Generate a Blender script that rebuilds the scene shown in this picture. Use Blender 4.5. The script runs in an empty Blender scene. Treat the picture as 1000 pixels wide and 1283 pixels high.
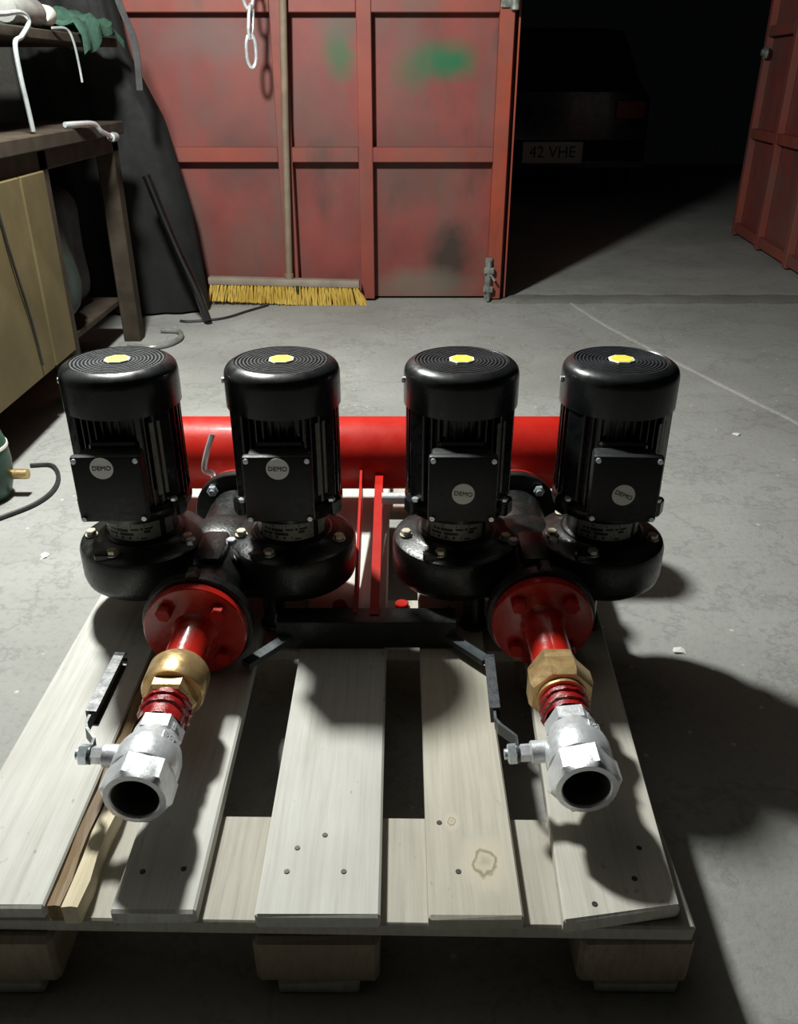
import bpy, bmesh, math, random
from mathutils import Matrix, Vector
R = math.radians
random.seed(7)
S = bpy.context.scene
C = S.collection

# ---------------------------------------------------------------- camera, world, lamp, exposure
cam_d = bpy.data.cameras.new('camera'); cam = bpy.data.objects.new('camera', cam_d); C.objects.link(cam)
cam.location = (0, 0, 1.0); cam.rotation_euler = (R(90 - 27.5), 0, 0)
cam_d.sensor_fit = 'HORIZONTAL'; cam_d.sensor_width = 36; cam_d.lens = 37.8
cam_d.clip_start = 0.02
S.camera = cam

W = bpy.data.worlds.new('world'); S.world = W; W.use_nodes = True
W.node_tree.nodes['Background'].inputs[0].default_value = (0.75, 0.85, 1.0, 1)
W.node_tree.nodes['Background'].inputs[1].default_value = 0.0015

# the workshop lamp hangs above the workbench side, out of frame: every shadow in the photograph points away from it
lamp_d = bpy.data.lights.new('workshop_lamp_offscreen', 'POINT'); lamp = bpy.data.objects.new('workshop_lamp_offscreen', lamp_d); C.objects.link(lamp)
lamp.location = (-0.78, 2.05, 1.95)
lamp_d.energy = 315; lamp_d.shadow_soft_size = 0.10; lamp_d.color = (0.97, 1.0, 0.95)

vs = S.view_settings
vs.view_transform = 'Standard'; vs.look = 'None'; vs.gamma = 1; vs.use_curve_mapping = False
vs.exposure = 0.0

# ---------------------------------------------------------------- materials
def new_mat(name):
    m = bpy.data.materials.new(name); m.use_nodes = True
    nt = m.node_tree; b = nt.nodes['Principled BSDF']
    return m, nt, b
def node(nt, t, **kw):
    n = nt.nodes.new(t)
    for k, v in kw.items(): setattr(n, k, v)
    return n
def coords(nt, kind='Object', scale=(1, 1, 1), loc=(0, 0, 0)):
    tc = node(nt, 'ShaderNodeTexCoord'); mp = node(nt, 'ShaderNodeMapping')
    mp.inputs['Scale'].default_value = scale; mp.inputs['Location'].default_value = loc
    if kind == 'World':
        g = node(nt, 'ShaderNodeNewGeometry'); nt.links.new(g.outputs['Position'], mp.inputs[0])
    else: nt.links.new(tc.outputs[kind], mp.inputs[0])
    return mp.outputs[0]
def noise(nt, vec, scale=5, detail=4, rough=.55):
    n = node(nt, 'ShaderNodeTexNoise'); n.inputs['Scale'].default_value = scale
    n.inputs['Detail'].default_value = detail; n.inputs['Roughness'].default_value = rough
    nt.links.new(vec, n.inputs['Vector']); return n.outputs['Fac']
def ramp(nt, fac, stops):
    r = node(nt, 'ShaderNodeValToRGB'); e = r.color_ramp.elements
    while len(e) < len(stops): e.new(.5)
    for i, (p, c) in enumerate(stops):
        e[i].position = p; e[i].color = (*c, 1) if len(c) == 3 else c
    nt.links.new(fac, r.inputs[0]); return r.outputs[0]
def g3(v): return (v, v, v)
def mix(nt, fac, a, b, mode='MIX'):
    m = node(nt, 'ShaderNodeMix', data_type='RGBA', blend_type=mode)
    for s, v in ((m.inputs[0], fac), (m.inputs[6], a), (m.inputs[7], b)):
        if isinstance(v, (int, float)): s.default_value = v
        elif isinstance(v, tuple): s.default_value = (*v, 1)
        else: nt.links.new(v, s)
    return m.outputs[2]
def bump(nt, b, h, strength=.3, dist=.002):
    n = node(nt, 'ShaderNodeBump'); n.inputs['Strength'].default_value = strength
    n.inputs['Distance'].default_value = dist
    nt.links.new(h, n.inputs['Height']); nt.links.new(n.outputs[0], b.inputs['Normal'])
def paint(name, c1, c2=None, scale=20, rough=.4, metal=0., bstr=.15, coat=0., spec=.5):
    m, nt, b = new_mat(name); v = coords(nt)
    n = noise(nt, v, scale)
    c2 = c2 or tuple(min(1, x * 1.5) for x in c1)
    nt.links.new(ramp(nt, n, [(.35, c1), (.7, c2)]), b.inputs['Base Color'])
    nt.links.new(ramp(nt, noise(nt, v, scale * 2.3), [(.3, g3(max(.02, rough - .07))), (.7, g3(min(1, rough + .1)))]), b.inputs['Roughness'])
    b.inputs['Metallic'].default_value = metal
    b.inputs['Coat Weight'].default_value = coat; b.inputs['Coat Roughness'].default_value = .12
    b.inputs['Specular IOR Level'].default_value = spec
    if bstr: bump(nt, b, noise(nt, v, scale * 6), bstr)
    return m
def wood(name, c1, c2, c3, seed=0, rough=.8, knots=()):
    m, nt, b = new_mat(name)
    vw = coords(nt, 'World', (1, 1, 1), (seed, seed * .7, 0))
    vg = coords(nt, 'World', (55, 2.2, 20), (seed * 3.1, seed, 0))
    big = noise(nt, vw, 5, 4)
    grain = noise(nt, vg, 2.2, 6, .65)
    col = ramp(nt, grain, [(.25, c3), (.45, c1), (.72, c2)])
    col = mix(nt, ramp(nt, big, [(.35, g3(0)), (.75, g3(.65))]), col, c3)
    sp = noise(nt, coords(nt, 'World', (60, 30, 60)), 1.2, 2)
    col = mix(nt, ramp(nt, sp, [(.70, g3(0)), (.78, g3(.55))]), col, (.13, .11, .09))
    for (kx, ky, kr) in knots:
        g = node(nt, 'ShaderNodeNewGeometry')
        mp = node(nt, 'ShaderNodeMapping'); nt.links.new(g.outputs['Position'], mp.inputs[0])
        mp.inputs['Location'].default_value = (-kx / kr, -ky / (kr * 1.35), 0); mp.inputs['Scale'].default_value = (1 / kr, 1 / (kr * 1.35), 0)
        wob = node(nt, 'ShaderNodeTexNoise'); wob.inputs['Scale'].default_value = 1.6; nt.links.new(mp.outputs[0], wob.inputs['Vector'])
        ln = node(nt, 'ShaderNodeVectorMath', operation='LENGTH'); nt.links.new(mp.outputs[0], ln.inputs[0])
        ad = node(nt, 'ShaderNodeMath', operation='MULTIPLY_ADD'); nt.links.new(wob.outputs['Fac'], ad.inputs[0]); ad.inputs[1].default_value = .7; nt.links.new(ln.outputs['Value'], ad.inputs[2])
        sc = node(nt, 'ShaderNodeMath', operation='MULTIPLY'); nt.links.new(ad.outputs[0], sc.inputs[0]); sc.inputs[1].default_value = .5
        kc = ramp(nt, sc.outputs[0], [(.2, (.42, .36, .27)), (.37, (.52, .47, .37)), (.43, (.26, .21, .14)), (.49, (.53, .48, .385)), (.66, (.50, .455, .37)), (.80, c1)])
        kf = ramp(nt, sc.outputs[0], [(.7, g3(1)), (.9, g3(0))])
        col = mix(nt, kf, col, kc)
    nt.links.new(col, b.inputs['Base Color']); b.inputs['Roughness'].default_value = rough
    b.inputs['Specular IOR Level'].default_value = .25
    bump(nt, b, grain, .35, .002)
    return m

M = {}
M['motor'] = paint('motor black enamel', (.006, .007, .008), (.010, .012, .013), 30, .28, bstr=.06, coat=.25)
M['cover'] = paint('fan cover black enamel', (.006, .007, .008), (.011, .013, .014), 25, .30, bstr=.04, coat=.3)
M['grille'] = paint('grille black plastic', (.016, .018, .021), (.026, .029, .033), 60, .45, bstr=.1)
M['cast'] = paint('cast iron black paint', (.007, .008, .008), (.014, .015, .014), 40, .34, bstr=.35, coat=.12)
M['box'] = paint('terminal box plastic', (.008, .009, .010), (.013, .015, .016), 60, .5, bstr=.1, spec=.4)
M['red'] = paint('red paint', (.40, .012, .007), (.48, .018, .010), 14, .42, bstr=.12, coat=.05, spec=.2)
M['redflange'] = paint('red gloss paint', (.40, .012, .007), (.48, .018, .010), 20, .25, bstr=.2, coat=.5)
M['seal'] = paint('red sealing paste', (.22, .006, .008), (.42, .02, .02), 60, .2, bstr=.5, coat=.8)
M['nickel'] = paint('sandblasted nickel', (.74, .76, .80), (.84, .86, .88), 50, .34, metal=.55, bstr=.15)
M['zinc'] = paint('zinc plated steel', (.62, .68, .74), (.8, .84, .88), 50, .28, metal=.7, bstr=.1)
M['bore'] = paint('valve bore steel', (.10, .10, .095), (.16, .16, .15), 40, .5, metal=.5, bstr=.1)
M['brass'] = paint('brass', (.62, .42, .19), (.74, .53, .27), 30, .33, metal=.75, bstr=.2)
M['lever'] = paint('lever vinyl', (.018, .021, .026), (.035, .04, .048), 40, .4, bstr=.15)
M['steelbar'] = paint('dark painted bar', (.035, .045, .05), (.07, .085, .09), 30, .38, bstr=.2)
M['plate'] = paint('nameplate aluminium', (.24, .235, .2), (.36, .35, .31), 90, .5, metal=.1, bstr=0)
M['ink'] = paint('plate ink', (.012, .012, .012), (.02, .02, .02), 30, .6, bstr=0)
M['sticker'] = paint('grey round sticker', (.82, .82, .78), (.88, .88, .84), 40, .5, bstr=0)
M['yellow'] = paint('yellow badge', (.80, .58, .05), (.88, .68, .10), 40, .45, bstr=0)
M['badgeedge'] = paint('badge pale rim', (.78, .76, .62), (.86, .84, .72), 40, .45, bstr=0)
M['bronzebolt'] = paint('yellow zinc bolt', (.62, .56, .42), (.76, .70, .55), 40, .35, metal=.3, bstr=.1)
wc = ((.56, .55, .51), (.66, .655, .615), (.44, .425, .385))
M['board'] = [wood('pallet board %d' % i, *wc, seed=i * 4.3) for i in range(3)]
M['board'].append(wood('pallet board knotty', (.47, .44, .37), (.56, .535, .46), (.38, .35, .28), seed=17, knots=((.105, .713, .026), (.068, .777, .009))))
M['board'].append(wood('pallet board right', (.50, .48, .42), (.60, .575, .52), (.40, .375, .315), seed=23))
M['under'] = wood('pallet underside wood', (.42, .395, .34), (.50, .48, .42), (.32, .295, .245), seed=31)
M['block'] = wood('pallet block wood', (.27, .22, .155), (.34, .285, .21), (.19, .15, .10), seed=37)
M['lathbrown'] = wood('dark brown lath', (.19, .12, .055), (.26, .17, .08), (.10, .06, .03), seed=41, rough=.5)  # browner and darker wood than the pale lath
M['lathpale'] = wood('pale lath', (.66, .58, .42), (.74, .66, .5), (.48, .40, .25), seed=45)
M['nail'] = paint('nail head', (.03, .026, .022), (.06, .055, .05), 80, .5, metal=.4, bstr=0)

# concrete floor
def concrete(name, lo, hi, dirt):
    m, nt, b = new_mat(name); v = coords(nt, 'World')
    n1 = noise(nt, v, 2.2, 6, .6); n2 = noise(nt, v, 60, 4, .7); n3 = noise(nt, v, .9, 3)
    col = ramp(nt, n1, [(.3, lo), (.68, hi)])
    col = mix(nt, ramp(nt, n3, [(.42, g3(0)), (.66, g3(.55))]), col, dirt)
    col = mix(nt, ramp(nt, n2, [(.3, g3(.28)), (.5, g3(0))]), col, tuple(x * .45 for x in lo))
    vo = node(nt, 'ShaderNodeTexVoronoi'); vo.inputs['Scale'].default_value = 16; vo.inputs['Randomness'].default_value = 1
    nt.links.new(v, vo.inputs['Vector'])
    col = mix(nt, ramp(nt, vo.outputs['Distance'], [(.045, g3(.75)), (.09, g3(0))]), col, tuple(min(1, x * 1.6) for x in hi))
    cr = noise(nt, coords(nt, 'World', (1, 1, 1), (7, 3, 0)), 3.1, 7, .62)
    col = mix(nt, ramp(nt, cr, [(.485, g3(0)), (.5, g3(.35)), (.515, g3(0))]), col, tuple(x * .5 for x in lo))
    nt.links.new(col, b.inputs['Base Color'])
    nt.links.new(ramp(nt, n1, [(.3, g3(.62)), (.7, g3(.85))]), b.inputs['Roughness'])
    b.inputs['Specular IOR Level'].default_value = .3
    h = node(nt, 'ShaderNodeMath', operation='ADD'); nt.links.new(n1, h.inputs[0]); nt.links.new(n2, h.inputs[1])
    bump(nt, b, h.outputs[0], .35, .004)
    return m
M['floor'] = concrete('concrete floor', (.28, .278, .262), (.375, .373, .355), (.235, .232, .213))
M['seam'] = concrete('cement seam', (.38, .375, .35), (.46, .455, .43), (.35, .345, .32))
M['sill'] = concrete('worn threshold', (.17, .165, .15), (.25, .245, .225), (.12, .115, .10))
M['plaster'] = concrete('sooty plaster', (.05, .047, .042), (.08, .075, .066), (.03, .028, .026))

def gate_mat(name, patches, base=((.165, .042, .036), (.235, .055, .045)), soot=True):
    m, nt, b = new_mat(name); v = coords(nt, 'World')
    n1 = noise(nt, v, 3.2, 5, .6)
    col = ramp(nt, n1, [(.3, base[0]), (.62, base[1])])
    n2 = noise(nt, coords(nt, 'World', (2.2, 1, .9), (3, 0, 1)), 2.1, 5, .6)
    col = mix(nt, ramp(nt, n2, [(.42, g3(0)), (.68, g3(.7))]), col, (.125, .082, .070))
    n3 = noise(nt, coords(nt, 'World', (1, 1, .4), (9, 0, 4)), 6, 4)
    col = mix(nt, ramp(nt, n3, [(.58, g3(0)), (.75, g3(.6))]), col, (.05, .04, .035))
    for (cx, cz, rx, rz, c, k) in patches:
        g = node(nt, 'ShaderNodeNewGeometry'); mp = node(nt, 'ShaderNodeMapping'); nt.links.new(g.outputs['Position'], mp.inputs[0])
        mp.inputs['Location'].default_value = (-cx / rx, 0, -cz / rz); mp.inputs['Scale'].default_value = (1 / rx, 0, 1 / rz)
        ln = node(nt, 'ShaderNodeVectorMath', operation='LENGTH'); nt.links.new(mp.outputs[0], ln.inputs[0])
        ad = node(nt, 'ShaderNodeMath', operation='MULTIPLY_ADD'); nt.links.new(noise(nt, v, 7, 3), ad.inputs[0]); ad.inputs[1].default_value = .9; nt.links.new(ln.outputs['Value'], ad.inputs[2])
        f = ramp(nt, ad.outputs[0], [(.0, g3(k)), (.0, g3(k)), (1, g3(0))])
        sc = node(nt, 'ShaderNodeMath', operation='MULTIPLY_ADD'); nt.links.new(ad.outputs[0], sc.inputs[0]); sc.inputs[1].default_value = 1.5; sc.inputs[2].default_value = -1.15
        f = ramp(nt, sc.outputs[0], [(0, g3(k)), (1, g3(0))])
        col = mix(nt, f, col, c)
    nt.links.new(col, b.inputs['Base Color'])
    b.inputs['Roughness'].default_value = .55; b.inputs['Specular IOR Level'].default_value = .35
    bump(nt, b, n1, .25, .006)
    return m
green = (.016, .115, .045); soot = (.028, .026, .020); grey = (.15, .14, .11)
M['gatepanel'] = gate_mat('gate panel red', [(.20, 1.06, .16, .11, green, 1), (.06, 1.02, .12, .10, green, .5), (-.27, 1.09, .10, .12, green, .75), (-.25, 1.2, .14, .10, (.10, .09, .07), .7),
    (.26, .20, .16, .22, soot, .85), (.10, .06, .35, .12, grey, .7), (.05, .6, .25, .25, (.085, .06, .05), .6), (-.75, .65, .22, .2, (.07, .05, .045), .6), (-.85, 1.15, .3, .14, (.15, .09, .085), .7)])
M['gaterail'] = gate_mat('gate rail red', [], ((.20, .045, .034), (.27, .06, .04)))
M['gateedge'] = gate_mat('gate edge red', [], ((.26, .045, .022), (.36, .06, .028)))
M['gate2'] = gate_mat('far gate red', [], ((.165, .042, .036), (.235, .055, .045)))
M['boltsteel'] = paint('worn bolt steel', (.10, .11, .10), (.34, .36, .32), 30, .5, metal=.3, bstr=.3)
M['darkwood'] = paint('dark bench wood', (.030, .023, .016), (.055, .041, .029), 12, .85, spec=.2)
M['olive'] = paint('olive brown cabinet paint', (.10, .078, .036), (.14, .108, .052), 6, .7, spec=.2)
M['blackplastic'] = paint('black plastic tube', (.006, .006, .007), (.010, .010, .011), 8, .22, coat=.5)
M['sheetshadow'] = paint('black sheet and shadow', (.008, .008, .008), (.014, .014, .014), 8, .7, spec=.25)  # black of the sheet, also standing in for shadow beside it
M['darksack'] = paint('dark green sack', (.014, .022, .017), (.022, .034, .026), 20, .7)
M['greysack'] = paint('dark grey sack', (.03, .03, .03), (.05, .05, .05), 20, .8)
M['greencan'] = paint('green enamel', (.014, .055, .035), (.02, .075, .045), 14, .4)
M['greencloth'] = paint('green cloth', (.05, .13, .09), (.10, .20, .14), 40, .9, bstr=.6)
M['white'] = paint('off white plastic', (.7, .68, .6), (.8, .78, .7), 20, .5)
M['chrome'] = paint('bright steel', (.8, .84, .86), (.9, .93, .94), 30, .22, metal=.6, bstr=0)
M['rodsteel'] = paint('dull steel rod', (.40, .44, .44), (.55, .58, .58), 30, .4, metal=.5, bstr=.1)
M['cable'] = paint('black cable', (.018, .018, .018), (.03, .03, .03), 30, .5)
M['hose'] = paint('grey clear hose', (.16, .16, .15), (.24, .24, .22), 20, .3)
M['handle'] = paint('broom handle wood', (.17, .125, .085), (.24, .18, .125), 10, .7)
M['broomwood'] = paint('broom head wood', (.22, .175, .135), (.30, .25, .20), 10, .75)
M['bristle'] = paint('yellow bristle', (.52, .34, .055), (.66, .46, .10), 8, .6, bstr=0)
M['carpaint'] = paint('dark car paint', (.012, .010, .010), (.018, .014, .014), 8, .25, coat=.5)
M['glass'] = paint('dark car glass', (.01, .01, .012), (.012, .012, .014), 8, .08)
M['rubber'] = paint('tyre rubber', (.012, .012, .012), (.02, .02, .02), 30, .8)
M['taillight'] = paint('tail light red', (.20, .01, .01), (.25, .015, .012), 20, .2)
M['plateface'] = paint('number plate white', (.6, .6, .56), (.7, .7, .65), 20, .5, bstr=0)
M['chip'] = paint('pale plaster chip', (.6, .6, .56), (.75, .75, .7), 40, .8)

# ---------------------------------------------------------------- mesh helpers
def BM(): return bmesh.new()
def box(bm, c, s, rot=None, bev=0.0, seg=1):
    r = bmesh.ops.create_cube(bm, size=1)
    vs_ = r['verts']
    bmesh.ops.scale(bm, vec=s, verts=vs_)
    if bev:
        es = list({e for v in vs_ for e in v.link_edges})
        o = bmesh.ops.bevel(bm, geom=es, offset=bev, segments=seg, profile=.5, affect='EDGES')
        vs_ = list({v for f in o['faces'] for v in f.verts} | {v for v in vs_ if v.is_valid})
    m = Matrix.Translation(c)
    if rot is not None: m = m @ rot
    bmesh.ops.transform(bm, matrix=m, verts=vs_)
    return vs_
AX = {'z': Matrix.Identity(4), 'y': Matrix.Rotation(R(-90), 4, 'X'), 'x': Matrix.Rotation(R(90), 4, 'Y')}
def lathe(bm, prof, c=(0, 0, 0), axis='z', n=32, cap=True, phase=0.0, mat=None):
    """prof: (radius, height) pairs, revolved about axis through c"""
    T = Matrix.Translation(c) @ (mat if mat is not None else AX[axis])
    rings = []
    for (r, h) in prof:
        if r < 1e-6: rings.append([bm.verts.new(T @ Vector((0, 0, h)))])
        else: rings.append([bm.verts.new(T @ Vector((r * math.cos(phase + 2 * math.pi * i / n), r * math.sin(phase + 2 * math.pi * i / n), h))) for i in range(n)])
    for a, b in zip(rings, rings[1:]):
        for i in range(n):
            j = (i + 1) % n
            if len(a) == 1 and len(b) == 1: continue
            if len(a) == 1: bm.faces.new((a[0], b[j], b[i]))
            elif len(b) == 1: bm.faces.new((a[i], a[j], b[0]))
            else: bm.faces.new((a[i], a[j], b[j], b[i]))
    if cap:
        if len(rings[0]) > 2: bm.faces.new(rings[0][::-1])
        if len(rings[-1]) > 2: bm.faces.new(rings[-1])
def cyl(bm, c, r, h, axis='z', n=24, phase=0., bev=None):
    b = min(r, h) * .12 if bev is None else bev
    p = [(r - b, 0), (r, b), (r, h - b), (r - b, h)] if b else [(r, 0), (r, h)]
    lathe(bm, p, c, axis, n, True, phase)
def hexn(bm, c, r, h, axis='z', phase=0., b=.12):
    lathe(bm, [(r * (1 - b), 0), (r, h * b), (r, h * (1 - b)), (r * (1 - b), h)], c, axis, 6, True, phase)
def hexlathe(bm, prof, axis='y', phase=0., n=36):
    """prof rows: (radius, height, is_hex)"""
    rings = []
    for (r, h, hx) in prof:
        ring = []
        for i in range(n):
            a = 2 * math.pi * i / n
            k = math.cos(R(30)) / math.cos((a % R(60)) - R(30)) if hx else 1
            ring.append(bm.verts.new(AX[axis] @ Vector((r * k * math.cos(a + phase), r * k * math.sin(a + phase), h))))
        rings.append(ring)
    for a, b in zip(rings, rings[1:]):
        for i in range(n): bm.faces.new((a[i], a[(i + 1) % n], b[(i + 1) % n], b[i]))
def tube(bm, pts, r, n=10, closed=False, radii=None):
    pts = [Vector(p) for p in pts]; k = len(pts); rings = []
    up = Vector((0, 0, 1)); prev = None
    for i, p in enumerate(pts):
        if closed: d = (pts[(i + 1) % k] - pts[i - 1]).normalized()
        else: d = (pts[min(i + 1, k - 1)] - pts[max(i - 1, 0)]).normalized()
        a = prev if prev is not None else (up if abs(d.z) < .9 else Vector((1, 0, 0)))
        a = (a - d * a.dot(d)).normalized(); prev = a; b = d.cross(a)
        rr = radii[i] if radii else r
        rings.append([bm.verts.new(p + (a * math.cos(2 * math.pi * j / n) + b * math.sin(2 * math.pi * j / n)) * rr) for j in range(n)])
    lim = k if closed else k - 1
    for i in range(lim):
        A, B = rings[i], rings[(i + 1) % k]
        for j in range(n): bm.faces.new((A[j], A[(j + 1) % n], B[(j + 1) % n], B[j]))
    if not closed: bm.faces.new(rings[0][::-1]); bm.faces.new(rings[-1])
def spline(pts, n=8):
    P = [Vector(p) for p in pts]; P = [P[0] * 2 - P[1]] + P + [P[-1] * 2 - P[-2]]; out = []
    for i in range(1, len(P) - 2):
        for k in range(n):
            t = k / n; a, b, c, d = P[i - 1:i + 3]
            out.append(.5 * ((2 * b) + (c - a) * t + (2 * a - 5 * b + 4 * c - d) * t * t + (3 * b - a - 3 * c + d) * t ** 3))
    return out + [P[-2]]
def prism(bm, poly, axis, a, b):
    """poly in the plane perpendicular to axis, extruded from a to b along it"""
    def P(q, h):
        return {'x': (h, q[0], q[1]), 'y': (q[0], h, q[1]), 'z': (q[0], q[1], h)}[axis]
    A = [bm.verts.new(P(q, a)) for q in poly]; B = [bm.verts.new(P(q, b)) for q in poly]
    n = len(poly)
    bm.faces.new(A[::-1]); bm.faces.new(B)
    for i in range(n): bm.faces.new((A[i], A[(i + 1) % n], B[(i + 1) % n], B[i]))
def mesh(name, bm, mat, smooth=True, ang=35):
    bmesh.ops.recalc_face_normals(bm, faces=bm.faces)
    me = bpy.data.meshes.new(name); bm.to_mesh(me); bm.free()
    if mat: me.materials.append(mat)
    if smooth:
        me.shade_smooth() if hasattr(me, 'shade_smooth') else None
        me.set_sharp_from_angle(angle=R(ang))
    return me
def link(name, me, parent=None, loc=(0, 0, 0), rot=(0, 0, 0)):
    o = bpy.data.objects.new(name, me); C.objects.link(o)
    o.parent = parent; o.location = loc; o.rotation_euler = rot
    return o
def obj(name, bm, mat, parent=None, loc=(0, 0, 0), rot=(0, 0, 0), smooth=True, ang=35):
    return link(name, mesh(name, bm, mat, smooth, ang), parent, loc, rot)
def tag(o, label, cat=None, group=None, kind=None):
    if label: o['label'] = label
    if cat: o['category'] = cat
    if group: o['group'] = group
    if kind: o['kind'] = kind
    return o
def thing(name, label, cat, loc=(0, 0, 0), group=None):
    return tag(link(name, None, None, loc), label, cat, group)
def struct(o, label=None, cat=None):
    o['kind'] = 'structure'
    if label: o['label'] = label
    if cat: o['category'] = cat
    return o
def text_mesh(s, size, mat, depth=.0004):
    cu = bpy.data.curves.new('lettering', 'FONT'); cu.body = s; cu.size = size; cu.extrude = depth
    cu.align_x = 'CENTER'; cu.align_y = 'CENTER'
    o = bpy.data.objects.new('lettering', cu); C.objects.link(o)
    bpy.context.view_layer.update()
    me = bpy.data.meshes.new_from_object(o.evaluated_get(bpy.context.evaluated_depsgraph_get()))
    bpy.data.objects.remove(o); bpy.data.curves.remove(cu)
    me.materials.clear(); me.materials.append(mat)
    return me

# ---------------------------------------------------------------- the setting
WY = 4.26          # plane of the closed gate leaf
bm = BM(); box(bm, (1.0, 4.5, -.05), (9, 14, .1)); fl = struct(obj('floor', bm, M['floor'], smooth=False), 'grey worn concrete floor with stains and specks', 'floor')
# pale cement seam running diagonally, and worn ridge under the gate opening
bm = BM()
sp = spline([(.80, 4.24, .0), (.844, 4.194, 0), (.936, 3.742, 0), (1.096, 3.186, 0), (1.296, 2.547, 0), (1.55, 1.8, 0)], 10)
L = [bm.verts.new((p.x - .015 - .003 * math.sin(i * 1.9), p.y, -.0004)) for i, p in enumerate(sp)]
T = [bm.verts.new((p.x, p.y, .0035)) for p in sp]
Rr = [bm.verts.new((p.x + .015 + .003 * math.sin(i * 2.3), p.y, -.0004)) for i, p in enumerate(sp)]
for i in range(len(sp) - 1):
    bm.faces.new((L[i], L[i + 1], T[i + 1], T[i])); bm.faces.new((T[i], T[i + 1], Rr[i + 1], Rr[i]))
obj('cement_seam', bm, M['seam'], fl, (-0, 0, 0))
bm = BM()
for (x0, x1, y0, y1, z) in ((.46, 2.5, 4.13, 4.36, .006),):
    n = 40
    A = [[bm.verts.new((x0 + (x1 - x0) * i / n, y + .012 * math.sin(i * 1.3 + k), zz)) for i in range(n + 1)] for k, (y, zz) in enumerate(((y0, -.004), (y0 + .05, z), (y1 - .05, z), (y1, -.004)))]
    for a, b in zip(A, A[1:]):
        for i in range(n): bm.faces.new((a[i], a[i + 1], b[i + 1], b[i]))
obj('threshold', bm, M['sill'], fl)
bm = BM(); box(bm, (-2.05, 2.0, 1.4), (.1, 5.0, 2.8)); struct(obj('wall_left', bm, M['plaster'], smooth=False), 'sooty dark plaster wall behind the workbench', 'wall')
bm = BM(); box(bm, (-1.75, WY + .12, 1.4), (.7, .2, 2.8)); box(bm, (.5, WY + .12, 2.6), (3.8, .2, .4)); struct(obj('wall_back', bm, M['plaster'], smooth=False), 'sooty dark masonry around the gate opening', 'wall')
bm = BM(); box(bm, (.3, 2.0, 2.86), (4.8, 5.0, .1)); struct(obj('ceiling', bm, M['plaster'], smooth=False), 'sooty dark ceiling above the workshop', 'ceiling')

# closed red gate leaf
g1 = struct(link('door_1', None, None, (-.4, WY, 0)), 'closed dull red steel gate leaf with green paint patches', 'gate')
def gp(name, c, s, mat, bev=.003):
    bm = BM(); box(bm, (0, 0, 0), s, bev=bev)
    return obj(name, bm, mat, g1, (c[0] + .4, c[1] - WY, c[2]), smooth=False)
GX = [-1.42, -.528, -.154, .47]         # post centres
ZR = [.0, .675, 1.275, 1.95, 2.36]     # rail centres
for i in range(3):
    for j in range(4):
        a, b = GX[i] + .02, GX[i + 1] - .02; z0, z1 = max(.012, ZR[j] - .01), ZR[j + 1] + .01
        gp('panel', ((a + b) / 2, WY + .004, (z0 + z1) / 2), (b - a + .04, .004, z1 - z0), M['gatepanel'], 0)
for i, x in enumerate(GX):
    gp('post', (x, WY - .028, 1.2), (.066 if i else .08, .06, 2.376), M['gateedge'] if i == 3 else M['gaterail'])
for j, z in enumerate(ZR[1:]):
    for i in range(3):
        a, b = GX[i] + .033, GX[i + 1] - .033
        gp('rail', ((a + b) / 2, WY - .028, z), (b - a, .058, .064), M['gaterail'])
gp('edge_strip', (.528, WY + .03, 1.2), (.008, .10, 2.376), M['gateedge'], 0)
gp('edge_back', (.512, WY + .03, 1.2), (.02, .03, 2.376), M['gatepanel'], 0)
bm = BM(); box(bm, (0, 0, .11), (.034, .014, .20), bev=.003); tube(bm, [(0, -.016, .004), (0, -.016, .2)], .010, 10); box(bm, (0, -.014, .15), (.05, .02, .03), bev=.003); box(bm, (.0, -.014, .06), (.046, .02, .03), bev=.003)
tube(bm, [(0, -.016, .13), (.012, -.03, .13), (.028, -.035, .105)], .006, 8)
tag(obj('drop_bolt', bm, M['boltsteel'], g1, (.44 + .4, -.067, .004)), 'worn pale steel drop bolt at the foot of the gate')
bm = BM(); cyl(bm, (0, 0, 0), .02, .09, n=16); box(bm, (-.03, .01, .045), (.06, .012, .07), bev=.002)
tag(obj('hinge', bm, M['boltsteel'], g1, (.497 + .4, -.078, 1.25)), 'pale steel hinge knuckle on the gate edge')

# open gate leaf swung outwards on the right of the opening
g2 = struct(link('door_2', None, None, (2.21, 4.36, 0)), 'open dark red steel gate leaf beyond the doorway', 'gate')
g2.rotation_euler = (0, 0, R(84.2))
def gp2(name, c, s, mat):
    bm = BM(); box(bm, (0, 0, 0), s, bev=.003); return obj(name, bm, mat, g2, c, smooth=False)
PX = [.04, .62, 1.22, 1.80]
for i in range(3):
    for z0, z1 in ((.03, .66), (.66, 1.25), (1.25, 2.3)):
        gp2('panel', ((PX[i] + PX[i + 1]) / 2, -.004, (z0 + z1) / 2), (PX[i + 1] - PX[i], .004, z1 - z0), M['gate2'])
    for z in (.06, .66, 1.25, 2.28): gp2('rail', ((PX[i] + PX[i + 1]) / 2, .02, z), (PX[i + 1] - PX[i] - .06, .042, .06), M['gaterail'])
for x in PX: gp2('post', (x, .02, 1.16), (.06, .044, 2.3), M['gaterail'])
bm = BM(); cyl(bm, (0, 0, 0), .035, .02, 'y', 20); cyl(bm, (0, .02, 0), .02, .015, 'y', 16); obj('latch_boss', bm, M['boltsteel'], g2, (1.72, .042, 1.13))

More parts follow.
